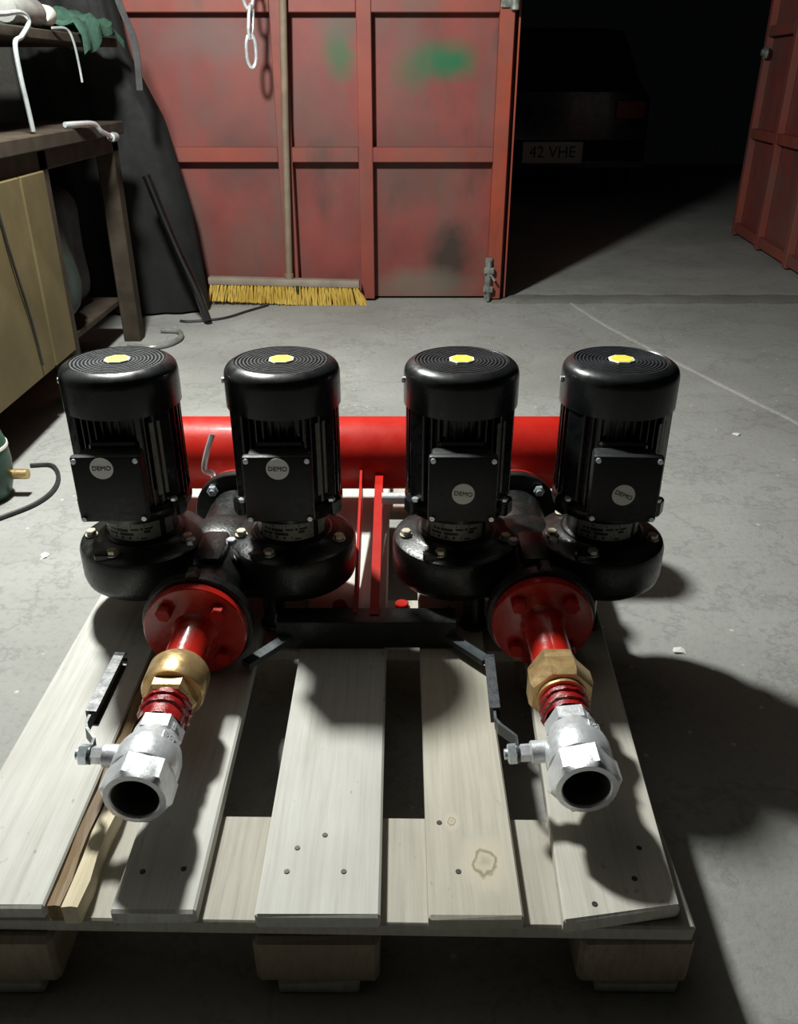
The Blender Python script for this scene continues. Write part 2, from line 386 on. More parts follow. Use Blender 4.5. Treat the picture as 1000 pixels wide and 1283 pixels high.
# ---------------------------------------------------------------- pallet
PZ = .144
pal = thing('wooden_pallet', 'weathered grey wooden pallet under the pump set', 'pallet', (-.105, 1.245, 0))
def pal_part(name, x0, x1, y0, y1, z0, z1, mat, skew=0., bev=.003, chip=None, parent=None):
    bm = BM(); n = 6
    box(bm, (0, 0, 0), (x1 - x0, y1 - y0, z1 - z0), bev=bev)
    for v in bm.verts:
        v.co.x += skew * (v.co.y + (y1 - y0) / 2)
        v.co.x += random.uniform(-.0007, .0007); v.co.y += random.uniform(-.0012, .0012)
        if chip and v.co.y < 0 and v.co.x > 0: v.co.y += chip
    return obj(name, bm, mat, pal, ((x0 + x1) / 2 + .105, (y0 + y1) / 2 - 1.245, (z0 + z1) / 2), smooth=False)
TB = [(-.556, -.413, .652, 0, 0), (-.335, -.235, .645, 1, -.004), (-.166, -.021, .640, 2, 0), (.034, .144, .637, 3, .002), (.188, .334, .632, 4, .045)]
boards = []
for (x0, x1, y0, k, sk) in TB:
    boards.append(pal_part('top_board', x0, x1, y0, y0 + 1.2, .122, PZ, M['board'][k], sk))
# clipped right front corner of the outer board
b4 = boards[4].data
for v in b4.vertices:
    if v.co.y < -.55 and v.co.x > .06: v.co.x -= .006; v.co.y += .02
for y0 in (.646, 1.17, 1.69):
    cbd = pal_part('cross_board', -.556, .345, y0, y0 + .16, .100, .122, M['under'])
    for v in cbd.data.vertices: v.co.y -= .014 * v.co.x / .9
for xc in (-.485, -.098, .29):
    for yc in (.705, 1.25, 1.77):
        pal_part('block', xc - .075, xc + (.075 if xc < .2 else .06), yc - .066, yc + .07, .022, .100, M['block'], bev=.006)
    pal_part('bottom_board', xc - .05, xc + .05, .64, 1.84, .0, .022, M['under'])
for (x, y) in ((-.127, .735), (-.094, .755), (-.136, .700), (-.067, .700), (-.311, .700), (-.262, .704), (.072, .70), (.052, .775), (.30, .735), (.283, .69), (.228, .655), (-.527, .70), (-.545, .76), (-.11, 1.27), (.09, 1.27)):
    bm = BM(); cyl(bm, (0, 0, 0), .0036, .0012, n=10, bev=.0004)
    obj('nail_head', bm, M['nail'], pal, (x + .105, y - 1.245, PZ - .0003))
# loose laths wedged between the two left boards
def lath(name, p0, p1, w, h, mat, label, z=.122):
    bm = BM(); p0 = Vector((*p0, z + h / 2)); p1 = Vector((*p1, z + h / 2)); d = p1 - p0
    n = 14
    rows = []
    for i in range(n + 1):
        c = d * (i / n) - d / 2; c.x += .0015 * math.sin(i * 1.7); ww = w / 2 * (1 + .1 * math.sin(i * 2.1))
        hh = h / 2
        rows.append([bm.verts.new(c + Vector(q)) for q in ((-ww, 0, -hh), (ww, 0, -hh), (ww, 0, hh * .9), (ww * .2, 0, hh * (1 + .06 * math.sin(i))), (-ww, 0, hh * .9))])
    for a, b in zip(rows, rows[1:]):
        for j in range(5): bm.faces.new((a[j], a[(j + 1) % 5], b[(j + 1) % 5], b[j]))
    bm.faces.new(rows[0][::-1]); bm.faces.new(rows[-1])
    o = obj(name, bm, mat, None, (p0 + p1) / 2, smooth=False); tag(o, label, 'lath'); return o
lath('wood_lath', (-.4015, .652), (-.4015, 1.155), .015, .024, M['lathbrown'], 'brown thin lath wedged beside the outermost wide pallet board')
lath('wood_lath', (-.380, .646), (-.372, 1.155), .019, .030, M['lathpale'], 'pale split lath lying in the pallet gap beside the brown lath')

# ---------------------------------------------------------------- pump set
ps = thing('booster_pump_set', 'black twin pumps with four motors on red pipework standing on pallet', 'pump', (-.046, 1.3, PZ))
O = Vector((-.046, 1.3, PZ))
def L_(x, y, z): return Vector((x, y, z)) - O
MX = [-.448, -.187, .100, .354]; MY = 1.293
# --- shared motor meshes, origin on the axis at z = .345 (collar top)
Z0 = .345
bm = BM()
prof = [(.05, 0), (.078, 0), (.088, .004), (.090, .012), (.090, .022), (.086, .028), (.079, .030), (.079, .190), (.05, .19)]
lathe(bm, prof, n=56)
for k in range(44):                                   # cooling fins
    a = 2 * math.pi * k / 44
    if abs((a - math.pi * 1.5 + math.pi) % (2 * math.pi) - math.pi) < .0: continue
    box(bm, (.083 * math.cos(a), .083 * math.sin(a), .11), (.011, .0022, .158), Matrix.Rotation(a, 4, 'Z'))
for a in (R(-30), R(210), R(60), R(120)):             # clamp lugs of the end bell
    box(bm, (.088 * math.cos(a), .088 * math.sin(a), .018), (.022, .026, .03), Matrix.Rotation(a, 4, 'Z'), bev=.004)
box(bm, (0, -.083, .09), (.075, .02, .12), bev=.004)  # box pedestal
for a in (R(-142), R(-38)):                           # smooth side rails
    box(bm, (.0865 * math.cos(a), .0865 * math.sin(a), .112), (.008, .034, .155), Matrix.Rotation(a, 4, 'Z'), bev=.002)
motor_me = mesh('motor', bm, M['motor'])
bm = BM()
prof = [(.088, 0), (.0925, 0), (.0925, .046), (.0920, .052), (.0905, .0575), (.0875, .062), (.0835, .0652), (.0790, .0677), (.0750, .0690), (.0735, .067), (.072, .066), (.0, .066)]
lathe(bm, prof, n=64, cap=False); lathe(bm, [(.088, 0), (.088, .05)], n=64, cap=False)
cover_me = mesh('fan_cover', bm, M['cover'], ang=60)
bm = BM()
for k in range(9):                                    # concentric guard rings
    r = .025 + .0058 * k
    lathe(bm, [(r - .0015, 0), (r - .0012, .0028), (r + .0012, .0028), (r + .0015, 0)], n=56, cap=False)
for k in range(56):                                   # radial ribs
    a = 2 * math.pi * k / 56
    box(bm, (.049 * math.cos(a), .049 * math.sin(a), .001), (.048, .0012, .0018), Matrix.Rotation(a, 4, 'Z'))
grille_me = mesh('fan_grille', bm, M['grille'])
bm = BM(); lathe(bm, [(.021, 0), (.0215, .0015), (.0205, .0032), (.0, .0034)], n=8, phase=R(22.5)); badge_me = mesh('fan_badge', bm, M['badgeedge'], ang=20)
bm = BM(); lathe(bm, [(.0175, .0), (.0172, .0007), (.0, .0007)], n=24); badge2_me = mesh('badge_face', bm, M['yellow'])
bm = BM()
box(bm, (0, .018, 0), (.096, .036, .102), bev=.006, seg=2)
tb = bm
box(tb, (0, -.006, 0), (.106, .016, .112), bev=.005, seg=2)
box_me = mesh('terminal_box', tb, M['box'])
bm = BM(); cyl(bm, (0, 0, 0), .0042, .004, 'y', 12); box(bm, (0, -.0002, 0), (.006, .001, .0012)); screw_me = mesh('screw', bm, M['zinc'])
bm = BM(); lathe(bm, [(.0175, 0), (.0175, .0008), (0, .0008)], mat=Matrix.Rotation(R(90), 4, 'X'), n=32); stick_me = mesh('round_sticker', bm, M['sticker'])
ink_me = text_mesh('DEMO', .0102, M['ink'])
bm = BM(); box(bm, (0, 0, 0), (.019, .001, .125)); strip_me = mesh('label_strip', bm, M['plate'], False)
bm = BM(); lathe(bm, [(.0, -.055), (.066, -.055), (.066, -.046), (.061, -.043), (.061, -.006), (.066, -.004), (.066, 0), (0, 0)], n=48); collar_me = mesh('collar', bm, M['zinc'])
bm = BM(); lathe(bm, [(.0, -.055), (.066, -.055), (.066, -.046), (.0605, -.043), (.0605, -.006), (.066, -.004), (.066, 0), (0, 0)], n=48); collar_me = mesh('collar', bm, M['cast'])
def arc_plate(r, a0, a1, z0, z1, mat, name, n=14):
    bm = BM(); q = []
    for i in range(n + 1):
        a = R(a0 + (a1 - a0) * i / n)
        q.append([bm.verts.new((rr * math.cos(a), rr * math.sin(a), z)) for rr, z in ((r, z0), (r, z1), (r + .0008, z1), (r + .0008, z0))])
    for a, b in zip(q, q[1:]):
        for j in range(4): bm.faces.new((a[j], a[(j + 1) % 4], b[(j + 1) % 4], b[j]))
    bm.faces.new(q[0]); bm.faces.new(q[-1][::-1])
    return mesh(name, bm, mat)
np_me = arc_plate(.0612, 222, 312, -.041, -.010, M['plate'], 'nameplate')
np_me2 = arc_plate(.0612, 322, 338, -.041, -.010, M['plate'], 'side_label')
np_rim = arc_plate(.0662, 215, 325, -.0035, -.001, M['bronzebolt'], 'collar_rim')
bm = BM()                                              # printing on the nameplate
def arcbox(bm, a0, a1, z0, z1, r=.0621):
    n = 4; q = []
    for i in range(n + 1):
        a = R(a0 + (a1 - a0) * i / n); q.append([bm.verts.new((r * math.cos(a), r * math.sin(a), z)) for z in (z0, z1)])
    for a, b in zip(q, q[1:]): bm.faces.new((a[0], b[0], b[1], a[1]))
for (a0, a1, z0, z1) in ((226, 308, -.016, -.012), (230, 262, -.024, -.019), (266, 300, -.022, -.018), (228, 276, -.038, -.033), (226, 244, -.031, -.027), (248, 270, -.031, -.026), (286, 296, -.028, -.023), (280, 290, -.039, -.036)):
    arcbox(bm, a0, a1, z0, z1)
npink_me = mesh('plate_print', bm, M['ink'])
motors = []
words = ['outermost motor on the side of the workbench', 'inner motor of the pump pair by the workbench', 'inner motor of the pump pair by the open doorway', 'outermost motor on the side of the open floor']
for i, x in enumerate(MX):
    yaw = (R(2), R(1), R(-1), R(-3))[i]
    m = link('motor', motor_me, ps, L_(x, MY, Z0), (0, 0, yaw)); m['label'] = 'black finned electric pump motor, ' + words[i]
    link('fan_cover', cover_me, m, (0, 0, .186)); link('fan_grille', grille_me, m, (0, 0, .2515))
    bd = link('fan_badge', badge_me, m, (0, 0, .2535)); bd['label'] = 'yellow round badge with pale rim'
    link('badge_face', badge2_me, m, (0, 0, .2566))
    tbx = link('terminal_box', box_me, m, (.0, -.126, .092))
    for sx in (-1, 1):
        for sz in (-1, 1): link('box_screw', screw_me, m, (sx * .046, -.143, .092 + sz * .049))
    sz_ = (.037, .036, -.006, -.008)[i]; sx_ = (-.006, .001, .001, -.002)[i]
    s = link('round_sticker', stick_me, m, (sx_, -.1402, .092 + sz_)); s['label'] = 'grey round sticker with dark letters'
    link('lettering', ink_me, m, (sx_, -.1413, .092 + sz_), (R(90), R((0, 2, 6, 22)[i]), 0))
    a = R(-47)
    link('label_strip', strip_me, m, (.0905 * math.cos(a), .0905 * math.sin(a), .112), (0, 0, a + R(90)))
    link('collar', collar_me, m); link('nameplate', np_me, m); link('side_label', np_me2, m); link('collar_rim', np_rim, m); link('plate_print', npink_me, m)
    for a in (R(-140), R(-38)):
        bm = BM(); hexn(bm, (0, 0, 0), .0065, .006); obj('clamp_bolt', bm, M['zinc'], m, (.094 * math.cos(a), .094 * math.sin(a), .033))
    bm = BM(); cyl(bm, (0, 0, 0), .005, .004, 'x', 12); obj('cover_screw', bm, M['zinc'], m, (-.0955, -.01, .225))
    motors.append(m)
# --- pump casings (volutes)
bm = BM()
lathe(bm, [(.0, 0), (.085, 0), (.1, .004), (.108, .012), (.111, .024), (.111, .070), (.108, .078), (.100, .083), (.082, .086), (.074, .090), (.07, .094), (.0, .094)], n=56)
vol_me = mesh('pump_casing', bm, M['cast'])
bm = BM(); hexn(bm, (0, 0, 0), .009, .008); cyl(bm, (0, 0, -.002), .011, .002, n=16); vbolt_me = mesh('casing_bolt', bm, M['bronzebolt'])
bm = BM(); cyl(bm, (0, 0, 0), .019, .066, n=20, bev=.003); cyl(bm, (0, 0, 0), .026, .008, n=20); foot_me = mesh('foot', bm, M['cast'])
for i, x in enumerate(MX):
    v = link('pump_casing', vol_me, ps, L_(x, MY, .204))
    for a in (250, 190, 340, 60, 130):
        link('casing_bolt', vbolt_me, v, (.089 * math.cos(R(a)), .089 * math.sin(R(a)), .088))
    bm = BM(); box(bm, (0, 0, 0), (.03, .016, .014), bev=.003); obj('casing_lug', bm, M['cast'], v, (-.045, -.085, .084))
    link('foot', foot_me, v, (-.0 + (.03 if i % 2 == 0 else -.03), -.075, -.06))
    link('foot', foot_me, v, (0, .06, -.06))
PXC = [-.3175, .227]; DY = [0., .02]
flange_prof = lambda r, t: [(r - .002, 0), (r, .002), (r, t - .002), (r - .002, t)]
def valve(parent, base, sgn, name_l, lever_pts, rz=0, ph=0.):
    """ball valve whose open end faces -y*sgn; base = centre of its inner end"""
    bm = BM()
    Lh = .026; hex_r = .038
    s = -1 if sgn > 0 else 1
    def seg(prof, n=32, ph=0.):
        lathe(bm, [(r, s * h) for r, h in prof], (0, 0, 0), 'y', n, False, ph)
    seg([(.0, 0), (.034, 0), (.0375, .002), (.0375, .026), (.034, .028)], 6, R(0))
    seg([(.034, .024), (.036, .032), (.044, .050), (.0475, .064), (.0475, .088), (.0455, .094), (.040, .096)], 40)
    hexlathe(bm, [(r, s * h, q) for r, h, q in ((.036, .094, 0), (.0500, .0955, 1), (.0500, .130, 1), (.0425, .1355, 0), (.0350, .136, 0), (.0330, .134, 0), (.0330, .090, 0))], 'y', ph)
    b = obj('ball_valve', bm, M['nickel'], parent, base, (0, rz, 0)); b['label'] = name_l
    bm = BM(); lathe(bm, [(.0326, s * .132), (.0318, s * .120), (.0312, s * .075), (0, s * .075)], (0, 0, 0), 'y', 32, False)
    obj('bore', bm, M['bore'], b)
    # stem towards -x
    ys = s * .058
    bm = BM(); cyl(bm, (-.066, ys, 0), .0165, .03, 'x', 20); hexn(bm, (-.083, ys, 0), .013, .024, 'x'); obj('stem', bm, M['nickel'], b)
    bm = BM(); hexn(bm, (-.099, ys, 0), .015, .014, 'x'); cyl(bm, (-.104, ys, 0), .008, .006, 'x', 12); obj('lever_nut', bm, M['zinc'], b)
    # lever : flat bar with a vinyl sleeve
    bm = BM(); P = [Vector(p) for p in lever_pts]
    wdir = Vector((0, 0, 1)) if abs((P[-1] - P[0]).normalized().z) < .7 else Vector((0, 1, 0))
    def bar(P, w, t):
        rows = []
        for i, p in enumerate(P):
            d = (P[min(i + 1, len(P) - 1)] - P[max(i - 1, 0)]).normalized(); nrm = d.cross(wdir).normalized(); wv = nrm.cross(d).normalized()
            rows.append([bm.verts.new(p + wv * a * w / 2 + nrm * c * t / 2) for a, c in ((-1, -1), (1, -1), (1, 1), (-1, 1))])
        for a, c in zip(rows, rows[1:]):
            for j in range(4): bm.faces.new((a[j], a[(j + 1) % 4], c[(j + 1) % 4], c[j]))
        bm.faces.new(rows[0][::-1]); bm.faces.new(rows[-1])
    bar(P, .022, .004)
    cyl(bm, (P[0].x - .002, P[0].y, P[0].z), .014, .004, 'x', 20)
    lv = obj('lever', bm, M['steelbar'], b, smooth=False)
    bm = BM(); a, c = P[-2], P[-1]; d = (c - a).normalized()
    nrm = d.cross(wdir).normalized(); wv = nrm.cross(d).normalized()
    sl = []
    sec = [(-.015, -.007), (-.015, .009), (-.0115, .009), (-.0115, -.002), (.0115, -.002), (.0115, .009), (.015, .009), (.015, -.007)]
    stn = [0, .25, .5, .75, .9, .97, 1.0, 1.015]; wf = [1, 1, 1, 1, 1, .9, .65, .3]
    for t, k in zip(stn, wf):
        c0 = a + (c - a) * (.12 + .9 * t)
        sl.append([bm.verts.new(c0 + wv * q * k + nrm * h) for q, h in sec])
    for A, B in zip(sl, sl[1:]):
        for j in range(8): bm.faces.new((A[j], A[(j + 1) % 8], B[(j + 1) % 8], B[j]))
    bm.faces.new(sl[0][::-1]); bm.faces.new(sl[-1])
    obj('lever_sleeve', bm, M['lever'], b, smooth=False)
    return b
ZA = .232
for i, xc in enumerate(PXC):
    dy = DY[i]
    side = ('by the workbench', 'by the open floor')[i]
    # centre body joining both volutes
    bm = BM()
    box(bm, (0, 0, 0), (.20, .15, .085), bev=.02, seg=3)
    cyl(bm, (0, -.185 + dy, 0), .055, .38 - dy, 'y', 32, bev=.004)
    lathe(bm, [(.055, -.165 + dy), (.062, -.15 + dy), (.056, -.12)], (0, 0, 0), 'y', 32, False)
    lathe(bm, [(.056, 0), (.058, .034), (.052, .048), (.036, .056), (.018, .059), (.0, .06)], (0, .03, 0), 'z', 32)
    box(bm, (0, -.06, .05), (.05, .10, .035), bev=.012, seg=2)
    hb = obj('twin_housing', bm, M['cast'], ps, L_(xc, MY, ZA))
    bm = BM(); lathe(bm, flange_prof(.0865, .022), (0, 0, 0), 'y', 56); prism(bm, [(-.014, .080), (.014, .080), (.006, .096), (-.006, .096)], 'y', .002, .02)
    obj('front_flange', bm, M['cast'], hb, (0, -.205 + dy, 0))
    bm = BM(); lathe(bm, flange_prof(.0845, .020), (0, 0, 0), 'y', 56); obj('rear_flange', bm, M['cast'], hb, (0, .178, 0))
    for sx in (-1, 1):
        bm = BM(); hexn(bm, (0, 0, 0), .011, .010, 'y'); cyl(bm, (0, -.006, 0), .006, .006, 'y', 12); obj('flange_bolt', bm, M['zinc'], hb, (sx * .045, .166, .052))
        bm = BM(); hexn(bm, (0, 0, 0), .009, .009); obj('housing_bolt', bm, M['zinc'], hb, (sx * .034, -.06, .066))
    # red flange with pipe stub
    fy = MY - .205 + dy
    bm = BM(); lathe(bm, flange_prof(.080, .018), (0, -.018, 0), 'y', 56)
    lathe(bm, [(.031, -.14), (.031, -.026), (.036, -.018)], (0, 0, 0), 'y', 32)
    pf = obj('red_flange_pipe', bm, M['redflange'], ps, L_(xc, fy, ZA)); pf['label'] = 'glossy red flange and pipe stub ' + side
    for a in (45, 135, 225, 315):
        bm = BM(); hexn(bm, (0, 0, 0), .0125, .016, 'y', R(10)); obj('flange_nut', bm, M['red'], pf, (.058 * math.cos(R(a)), -.034, .058 * math.sin(R(a))))
    # brass union
    bm = BM()
    yb = (-.108, -.122)[i]
    B = lambda *p: [(r, yb - h) for r, h in p]
    if i == 0:
        lathe(bm, B((.033, 0), (.040, .005), (.0445, .013), (.0445, .054), (.042, .059), (.030, .060)), (0, 0, 0), 'y', 40, False)
        lathe(bm, B((.030, .056), (.0385, .058), (.0385, .076), (.034, .081), (.02, .081)), (0, 0, 0), 'y', 6, False)
    else:
        lathe(bm, B((.032, 0), (.038, .003), (.040, .009), (.040, .027), (.037, .031)), (0, 0, 0), 'y', 6, False)
        lathe(bm, B((.036, .027), (.0445, .031), (.0475, .036), (.0475, .062), (.044, .070), (.032, .072)), (0, 0, 0), 'y', 8, False, R(22))
        lathe(bm, B((.030, .068), (.036, .071), (.036, .078), (.02, .080)), (0, 0, 0), 'y', 32, False)
    yv = (-.236, -.240)[i]
    u = obj('brass_union', bm, M['brass'], ps, L_(xc, fy, ZA)); u['label'] = 'brass pipe union ' + side
    # red sealed nipple
    bm = BM(); lathe(bm, [(.028, yb - .06), (.031, yb - .064), (.031, yv)], (0, 0, 0), 'y', 32, False)
    for k in range(2):
        yk = yb - .088 - k * .016
        pts = [((.031 + .0009 * math.sin(q * 2 + k)) * math.cos(2 * math.pi * q / 40), yk - .004 * q / 40 + .0006 * math.sin(q * 1.1), (.031 + .0009 * math.sin(q * 2 + k)) * math.sin(2 * math.pi * q / 40)) for q in range(40)]
        tube(bm, pts, .0042, 7, True)
    obj('sealed_nipple', bm, M['seal'], ps, L_(xc, fy, ZA))
    # front ball valve
    if i == 0: pts = [(-.084, -.058, 0), (-.084, -.038, .004), (-.100, -.021, .006), (-.104, -.011, .006), (-.100, .145, .012)]
    else: pts = [(-.084, -.058, 0), (-.084, -.036, .004), (-.106, -.012, .008), (-.110, -.001, .008), (-.106, .145, .012)]
    v = valve(ps, L_(xc + .001, fy + yv, ZA), 1, 'nickel ball valve with dark lever ' + side, pts, rz=R((4, -6)[i]), ph=R((12, -8)[i])); v.scale = (.89, .90, .89)
    for k, (yy, t) in enumerate(((-.016, 'PN'), (-.052, '25'))):
        a = R(52)
        rr = (.0330, .0440)[k]
        bm = BM(); box(bm, (0, 0, 0), (.020, .016, .002), bev=.0006); obj('cast_mark', bm, M['nickel'], v, (rr * math.cos(a), yy, rr * math.sin(a)), (0, R(90) - a, 0))
        link('cast_letters', text_mesh(t, .011, M['nickel']), v, ((rr + .0012) * math.cos(a), yy, (rr + .0012) * math.sin(a)), (0, R(90) - a, 0))
    # rear pipework: red flange, valve, stub into the manifold
    ry = MY + .198
    bm = BM(); lathe(bm, flange_prof(.080, .016), (0, 0, 0), 'y', 48); lathe(bm, [(.030, .01), (.030, .04)], (0, 0, 0), 'y', 24); lathe(bm, [(.030, .10), (.030, .16)], (0, 0, .02), 'y', 24)
    rf = obj('rear_red_flange', bm, M['redflange'], ps, L_(xc, ry, ZA))
    bm = BM(); lathe(bm, [(.030, .02), (.038, .022), (.038, .044), (.033, .046)], (0, 0, 0), 'y', 6, False); lathe(bm, [(.033, .044), (.044, .055), (.046, .075), (.04, .09)], (0, 0, .005), 'y', 32, False); lathe(bm, [(.032, .086), (.04, .088), (.04, .112), (.032, .114)], (0, 0, .008), 'y', 6, False)
    rv = obj('rear_valve', bm, M['nickel'], ps, L_(xc, ry, ZA)); rv['label'] = 'nickel valve behind the twin pump ' + side
    bm = BM(); cyl(bm, (-.068, .07, .005), .015, .03, 'x', 16); hexn(bm, (-.082, .07, .005), .013, .012, 'x'); obj('stem', bm, M['nickel'], rv)
    bm = BM()
    if i == 0: tube(bm, spline([(-.062, .07, .012), (-.064, .065, .045), (-.078, .06, .058), (-.072, .07, .09), (-.06, .085, .125)], 5), .006, 8)
    else: tube(bm, spline([(-.05, .06, .0), (-.06, .05, .04), (-.075, .05, .075)], 5), .007, 8)
    obj('valve_lever', bm, M['rodsteel'], rv)
# --- manifold
bm = BM(); my, mz = 1.665, .278
lathe(bm, [(.0, -.555), (.03, -.554), (.06, -.545), (.076, -.525), (.078, -.515), (.078, .405), (.076, .415), (.06, .435), (.03, .444), (0, .445)], (0, 0, 0), 'x', 56)
mf = obj('manifold_pipe', bm, M['red'], ps, L_(-.03, my, mz)); mf['label'] = 'thick bright red manifold pipe behind the motors'
for x in (-.36, .30):
    bm = BM(); prism(bm, [(-.05, -.134), (.05, -.134), (.05, -.128), (.012, -.12), (.012, -.06), (-.012, -.06), (-.012, -.12), (-.05, -.128)], 'x', -.03, .03)
    obj('manifold_stand', bm, M['red'], mf, (x, 0, 0), smooth=False)
# --- gussets, beam, braces
bm = BM(); prism(bm, [(1.172, .155), (1.172, .200), (1.585, .274), (1.60, .25), (1.60, .20), (1.3, .152)], 'x', -.0025, .0025)
for v in bm.verts: v.co -= Vector((0, 1.172, .2)); v.co.x -= .004 * v.co.y / .4
o = obj('red_gusset', bm, M['red'], ps, L_(-.0745, 1.172, .2), smooth=False)
bm = BM(); prism(bm, [(1.166, .155), (1.166, .200), (1.53, .266), (1.59, .262), (1.59, .21), (1.3, .155)], 'x', -.008, .008)
for v in bm.verts: v.co -= Vector((0, 1.166, .2))
o = obj('red_gusset', bm, M['red'], ps, L_(-.041, 1.166, .2), smooth=False)
bm = BM(); box(bm, (0, 0, 0), (.30, .006, .052), bev=.001); box(bm, (0, .02, .023), (.30, .04, .006), bev=.001)
obj('cross_beam', bm, M['cast'], ps, L_(-.055, 1.148, .172), smooth=False)
def flat(name, a, b, w, t, mat):
    bm = BM(); a, b = Vector(a), Vector(b); d = (b - a).normalized(); s = d.cross(Vector((0, 0, 1))).normalized(); u = s.cross(d)
    c = (a + b) / 2
    V = [[bm.verts.new(p - c + s * x * w / 2 + u * y * t / 2) for x, y in ((-1, -1), (1, -1), (1, 1), (-1, 1))] for p in (a, b)]
    bm.faces.new(V[0][::-1]); bm.faces.new(V[1])
    for j in range(4): bm.faces.new((V[0][j], V[0][(j + 1) % 4], V[1][(j + 1) % 4], V[1][j]))
    return obj(name, bm, mat, ps, c - O, smooth=False)
flat('diagonal_brace', (-.13, 1.215, .165), (-.245, 1.075, .165), .018, .010, M['steelbar'])
flat('diagonal_brace', (.04, 1.20, .165), (.140, 1.085, .165), .018, .010, M['steelbar'])
for x in (-.105, .005):
    bm = BM(); box(bm, (0, 0, 0), (.03, .04, .012), bev=.003); cyl(bm, (0, 0, .006), .012, .016, n=16); obj('beam_bracket', bm, M['red'], ps, L_(x, 1.24, .152))
bm = BM(); tube(bm, [(0, 0, 0), (.045, 0, 0)], .011, 14); obj('pipe_plug', bm, M['nickel'], ps, L_(-.032, 1.40, .30))

# ---------------------------------------------------------------- broom against the gate
br = thing('push_broom', 'wide push broom with yellow bristles leaning on the red gate', 'broom', (-.555, 4.15, 0))
bm = BM(); box(bm, (0, 0, 0), (.735, .055, .034), bev=.006, seg=2)
for v in bm.verts: v.co.z -= .018 * (v.co.x / .735)
obj('head', bm, M['broomwood'], br, (-.005, 0, .107))
bm = BM()
nx, ny = 44, 4
for a in range(nx):
    for b in range(ny):
        for k in range(7):
            x0 = -.36 + .72 * (a + .5) / nx + random.uniform(-.006, .006); y0 = -.02 + .04 * b / (ny - 1) + random.uniform(-.004, .004)
            ln = Vector((x0 * .045 + random.uniform(-.012, .012) + (.02 if x0 > .33 else 0), (y0 - .01) * .5 + random.uniform(-.008, .005), -.088 + .018 * (x0 / .735) * -1 + random.uniform(0, .006)))
            top = Vector((x0, y0, .092 - .018 * x0 / .735)); end = top + ln; end.z = max(end.z, .001)
            w = .0022
            tv = [bm.verts.new(top + Vector((w * c, w * s, 0))) for c, s in ((1, 0), (-.5, .87), (-.5, -.87))]
            ev = [bm.verts.new(end + Vector((w * c, w * s, 0))) for c, s in ((1, 0), (-.5, .87), (-.5, -.87))]
            for j in range(3): bm.faces.new((tv[j], tv[(j + 1) % 3], ev[(j + 1) % 3], ev[j]))
            bm.faces.new(ev)
o = obj('bristles', bm, M['bristle'], br, (-.005, 0, 0), smooth=False); o['kind'] = 'stuff'
bm = BM(); box(bm, (0, 0, 0), (.012, .058, .03), bev=.003); obj('centre_strap', bm, M['cable'], br, (.06, -.012, .08))
bm = BM(); tube(bm, [(0, 0, 0), (.02, .03, .7), (.055, .022, 1.55)], .0165, 14); obj('handle', bm, M['handle'], br, (.02, 0, .115))
bm = BM(); cyl(bm, (0, 0, 0), .022, .03, n=16); obj('handle_socket', bm, M['handle'], br, (.02, 0, .118))

# ---------------------------------------------------------------- hanging chain
ch = thing('hanging_chain', 'bright steel chain hanging in front of the red gate', 'chain', (-.618, 4.0, 1.03))
def link_me():
    bm = BM(); pts = []
    for q in range(28):
        a = 2 * math.pi * q / 28; pts.append((.020 * math.cos(a), 0, .052 * math.sin(a) + (.010 if math.sin(a) > 0 else -.010)))
    tube(bm, pts, .0075, 8, True); return mesh('link', bm, M['chrome'])
lm = link_me()
for k in range(17): link('link', lm, ch, (.004 * math.sin(k * 2.3) + .003 * k, 0, .062 + k * .106), (R(4), R(8 * math.sin(k * 1.7)), R(20 if k % 2 == 0 else 75)))

# ---------------------------------------------------------------- workbench side
wb = thing('workbench', 'dark wooden workbench along the sooty wall', 'workbench', (-1.5, 2.7, 0))
def wp(name, c, s, mat, bev=.004):
    bm = BM(); box(bm, (0, 0, 0), s, bev=bev); return obj(name, bm, mat, wb, Vector(c) - Vector((-1.5, 2.7, 0)), smooth=False)
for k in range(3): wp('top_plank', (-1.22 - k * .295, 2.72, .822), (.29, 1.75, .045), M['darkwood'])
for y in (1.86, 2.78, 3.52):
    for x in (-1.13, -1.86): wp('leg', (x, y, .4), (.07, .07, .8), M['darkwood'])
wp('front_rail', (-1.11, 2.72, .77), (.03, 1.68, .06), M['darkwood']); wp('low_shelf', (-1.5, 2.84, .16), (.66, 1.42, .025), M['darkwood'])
cb = thing('tool_cabinet', 'olive brown cabinet with plain doors under the workbench', 'cabinet', (-1.30, 2.42, .173))
def cp(name, c, s, mat, bev=.003):
    bm = BM(); box(bm, (0, 0, 0), s, bev=bev); return obj(name, bm, mat, cb, c, smooth=False)
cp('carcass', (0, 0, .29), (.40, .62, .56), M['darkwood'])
d1 = cp('cabinet_door', (.208, -.07, .29), (.014, .42, .56), M['olive']); cp('cabinet_door', (.208, .242, .29), (.014, .18, .56), M['olive'])
bm = BM(); tube(bm, spline([(0, 0, .28), (.004, .02, .1), (.003, .07, -.1), (.004, .085, -.24)], 6), .004, 6)
obj('edge_trim', bm, M['cable'], d1, (.011, .02, 0))
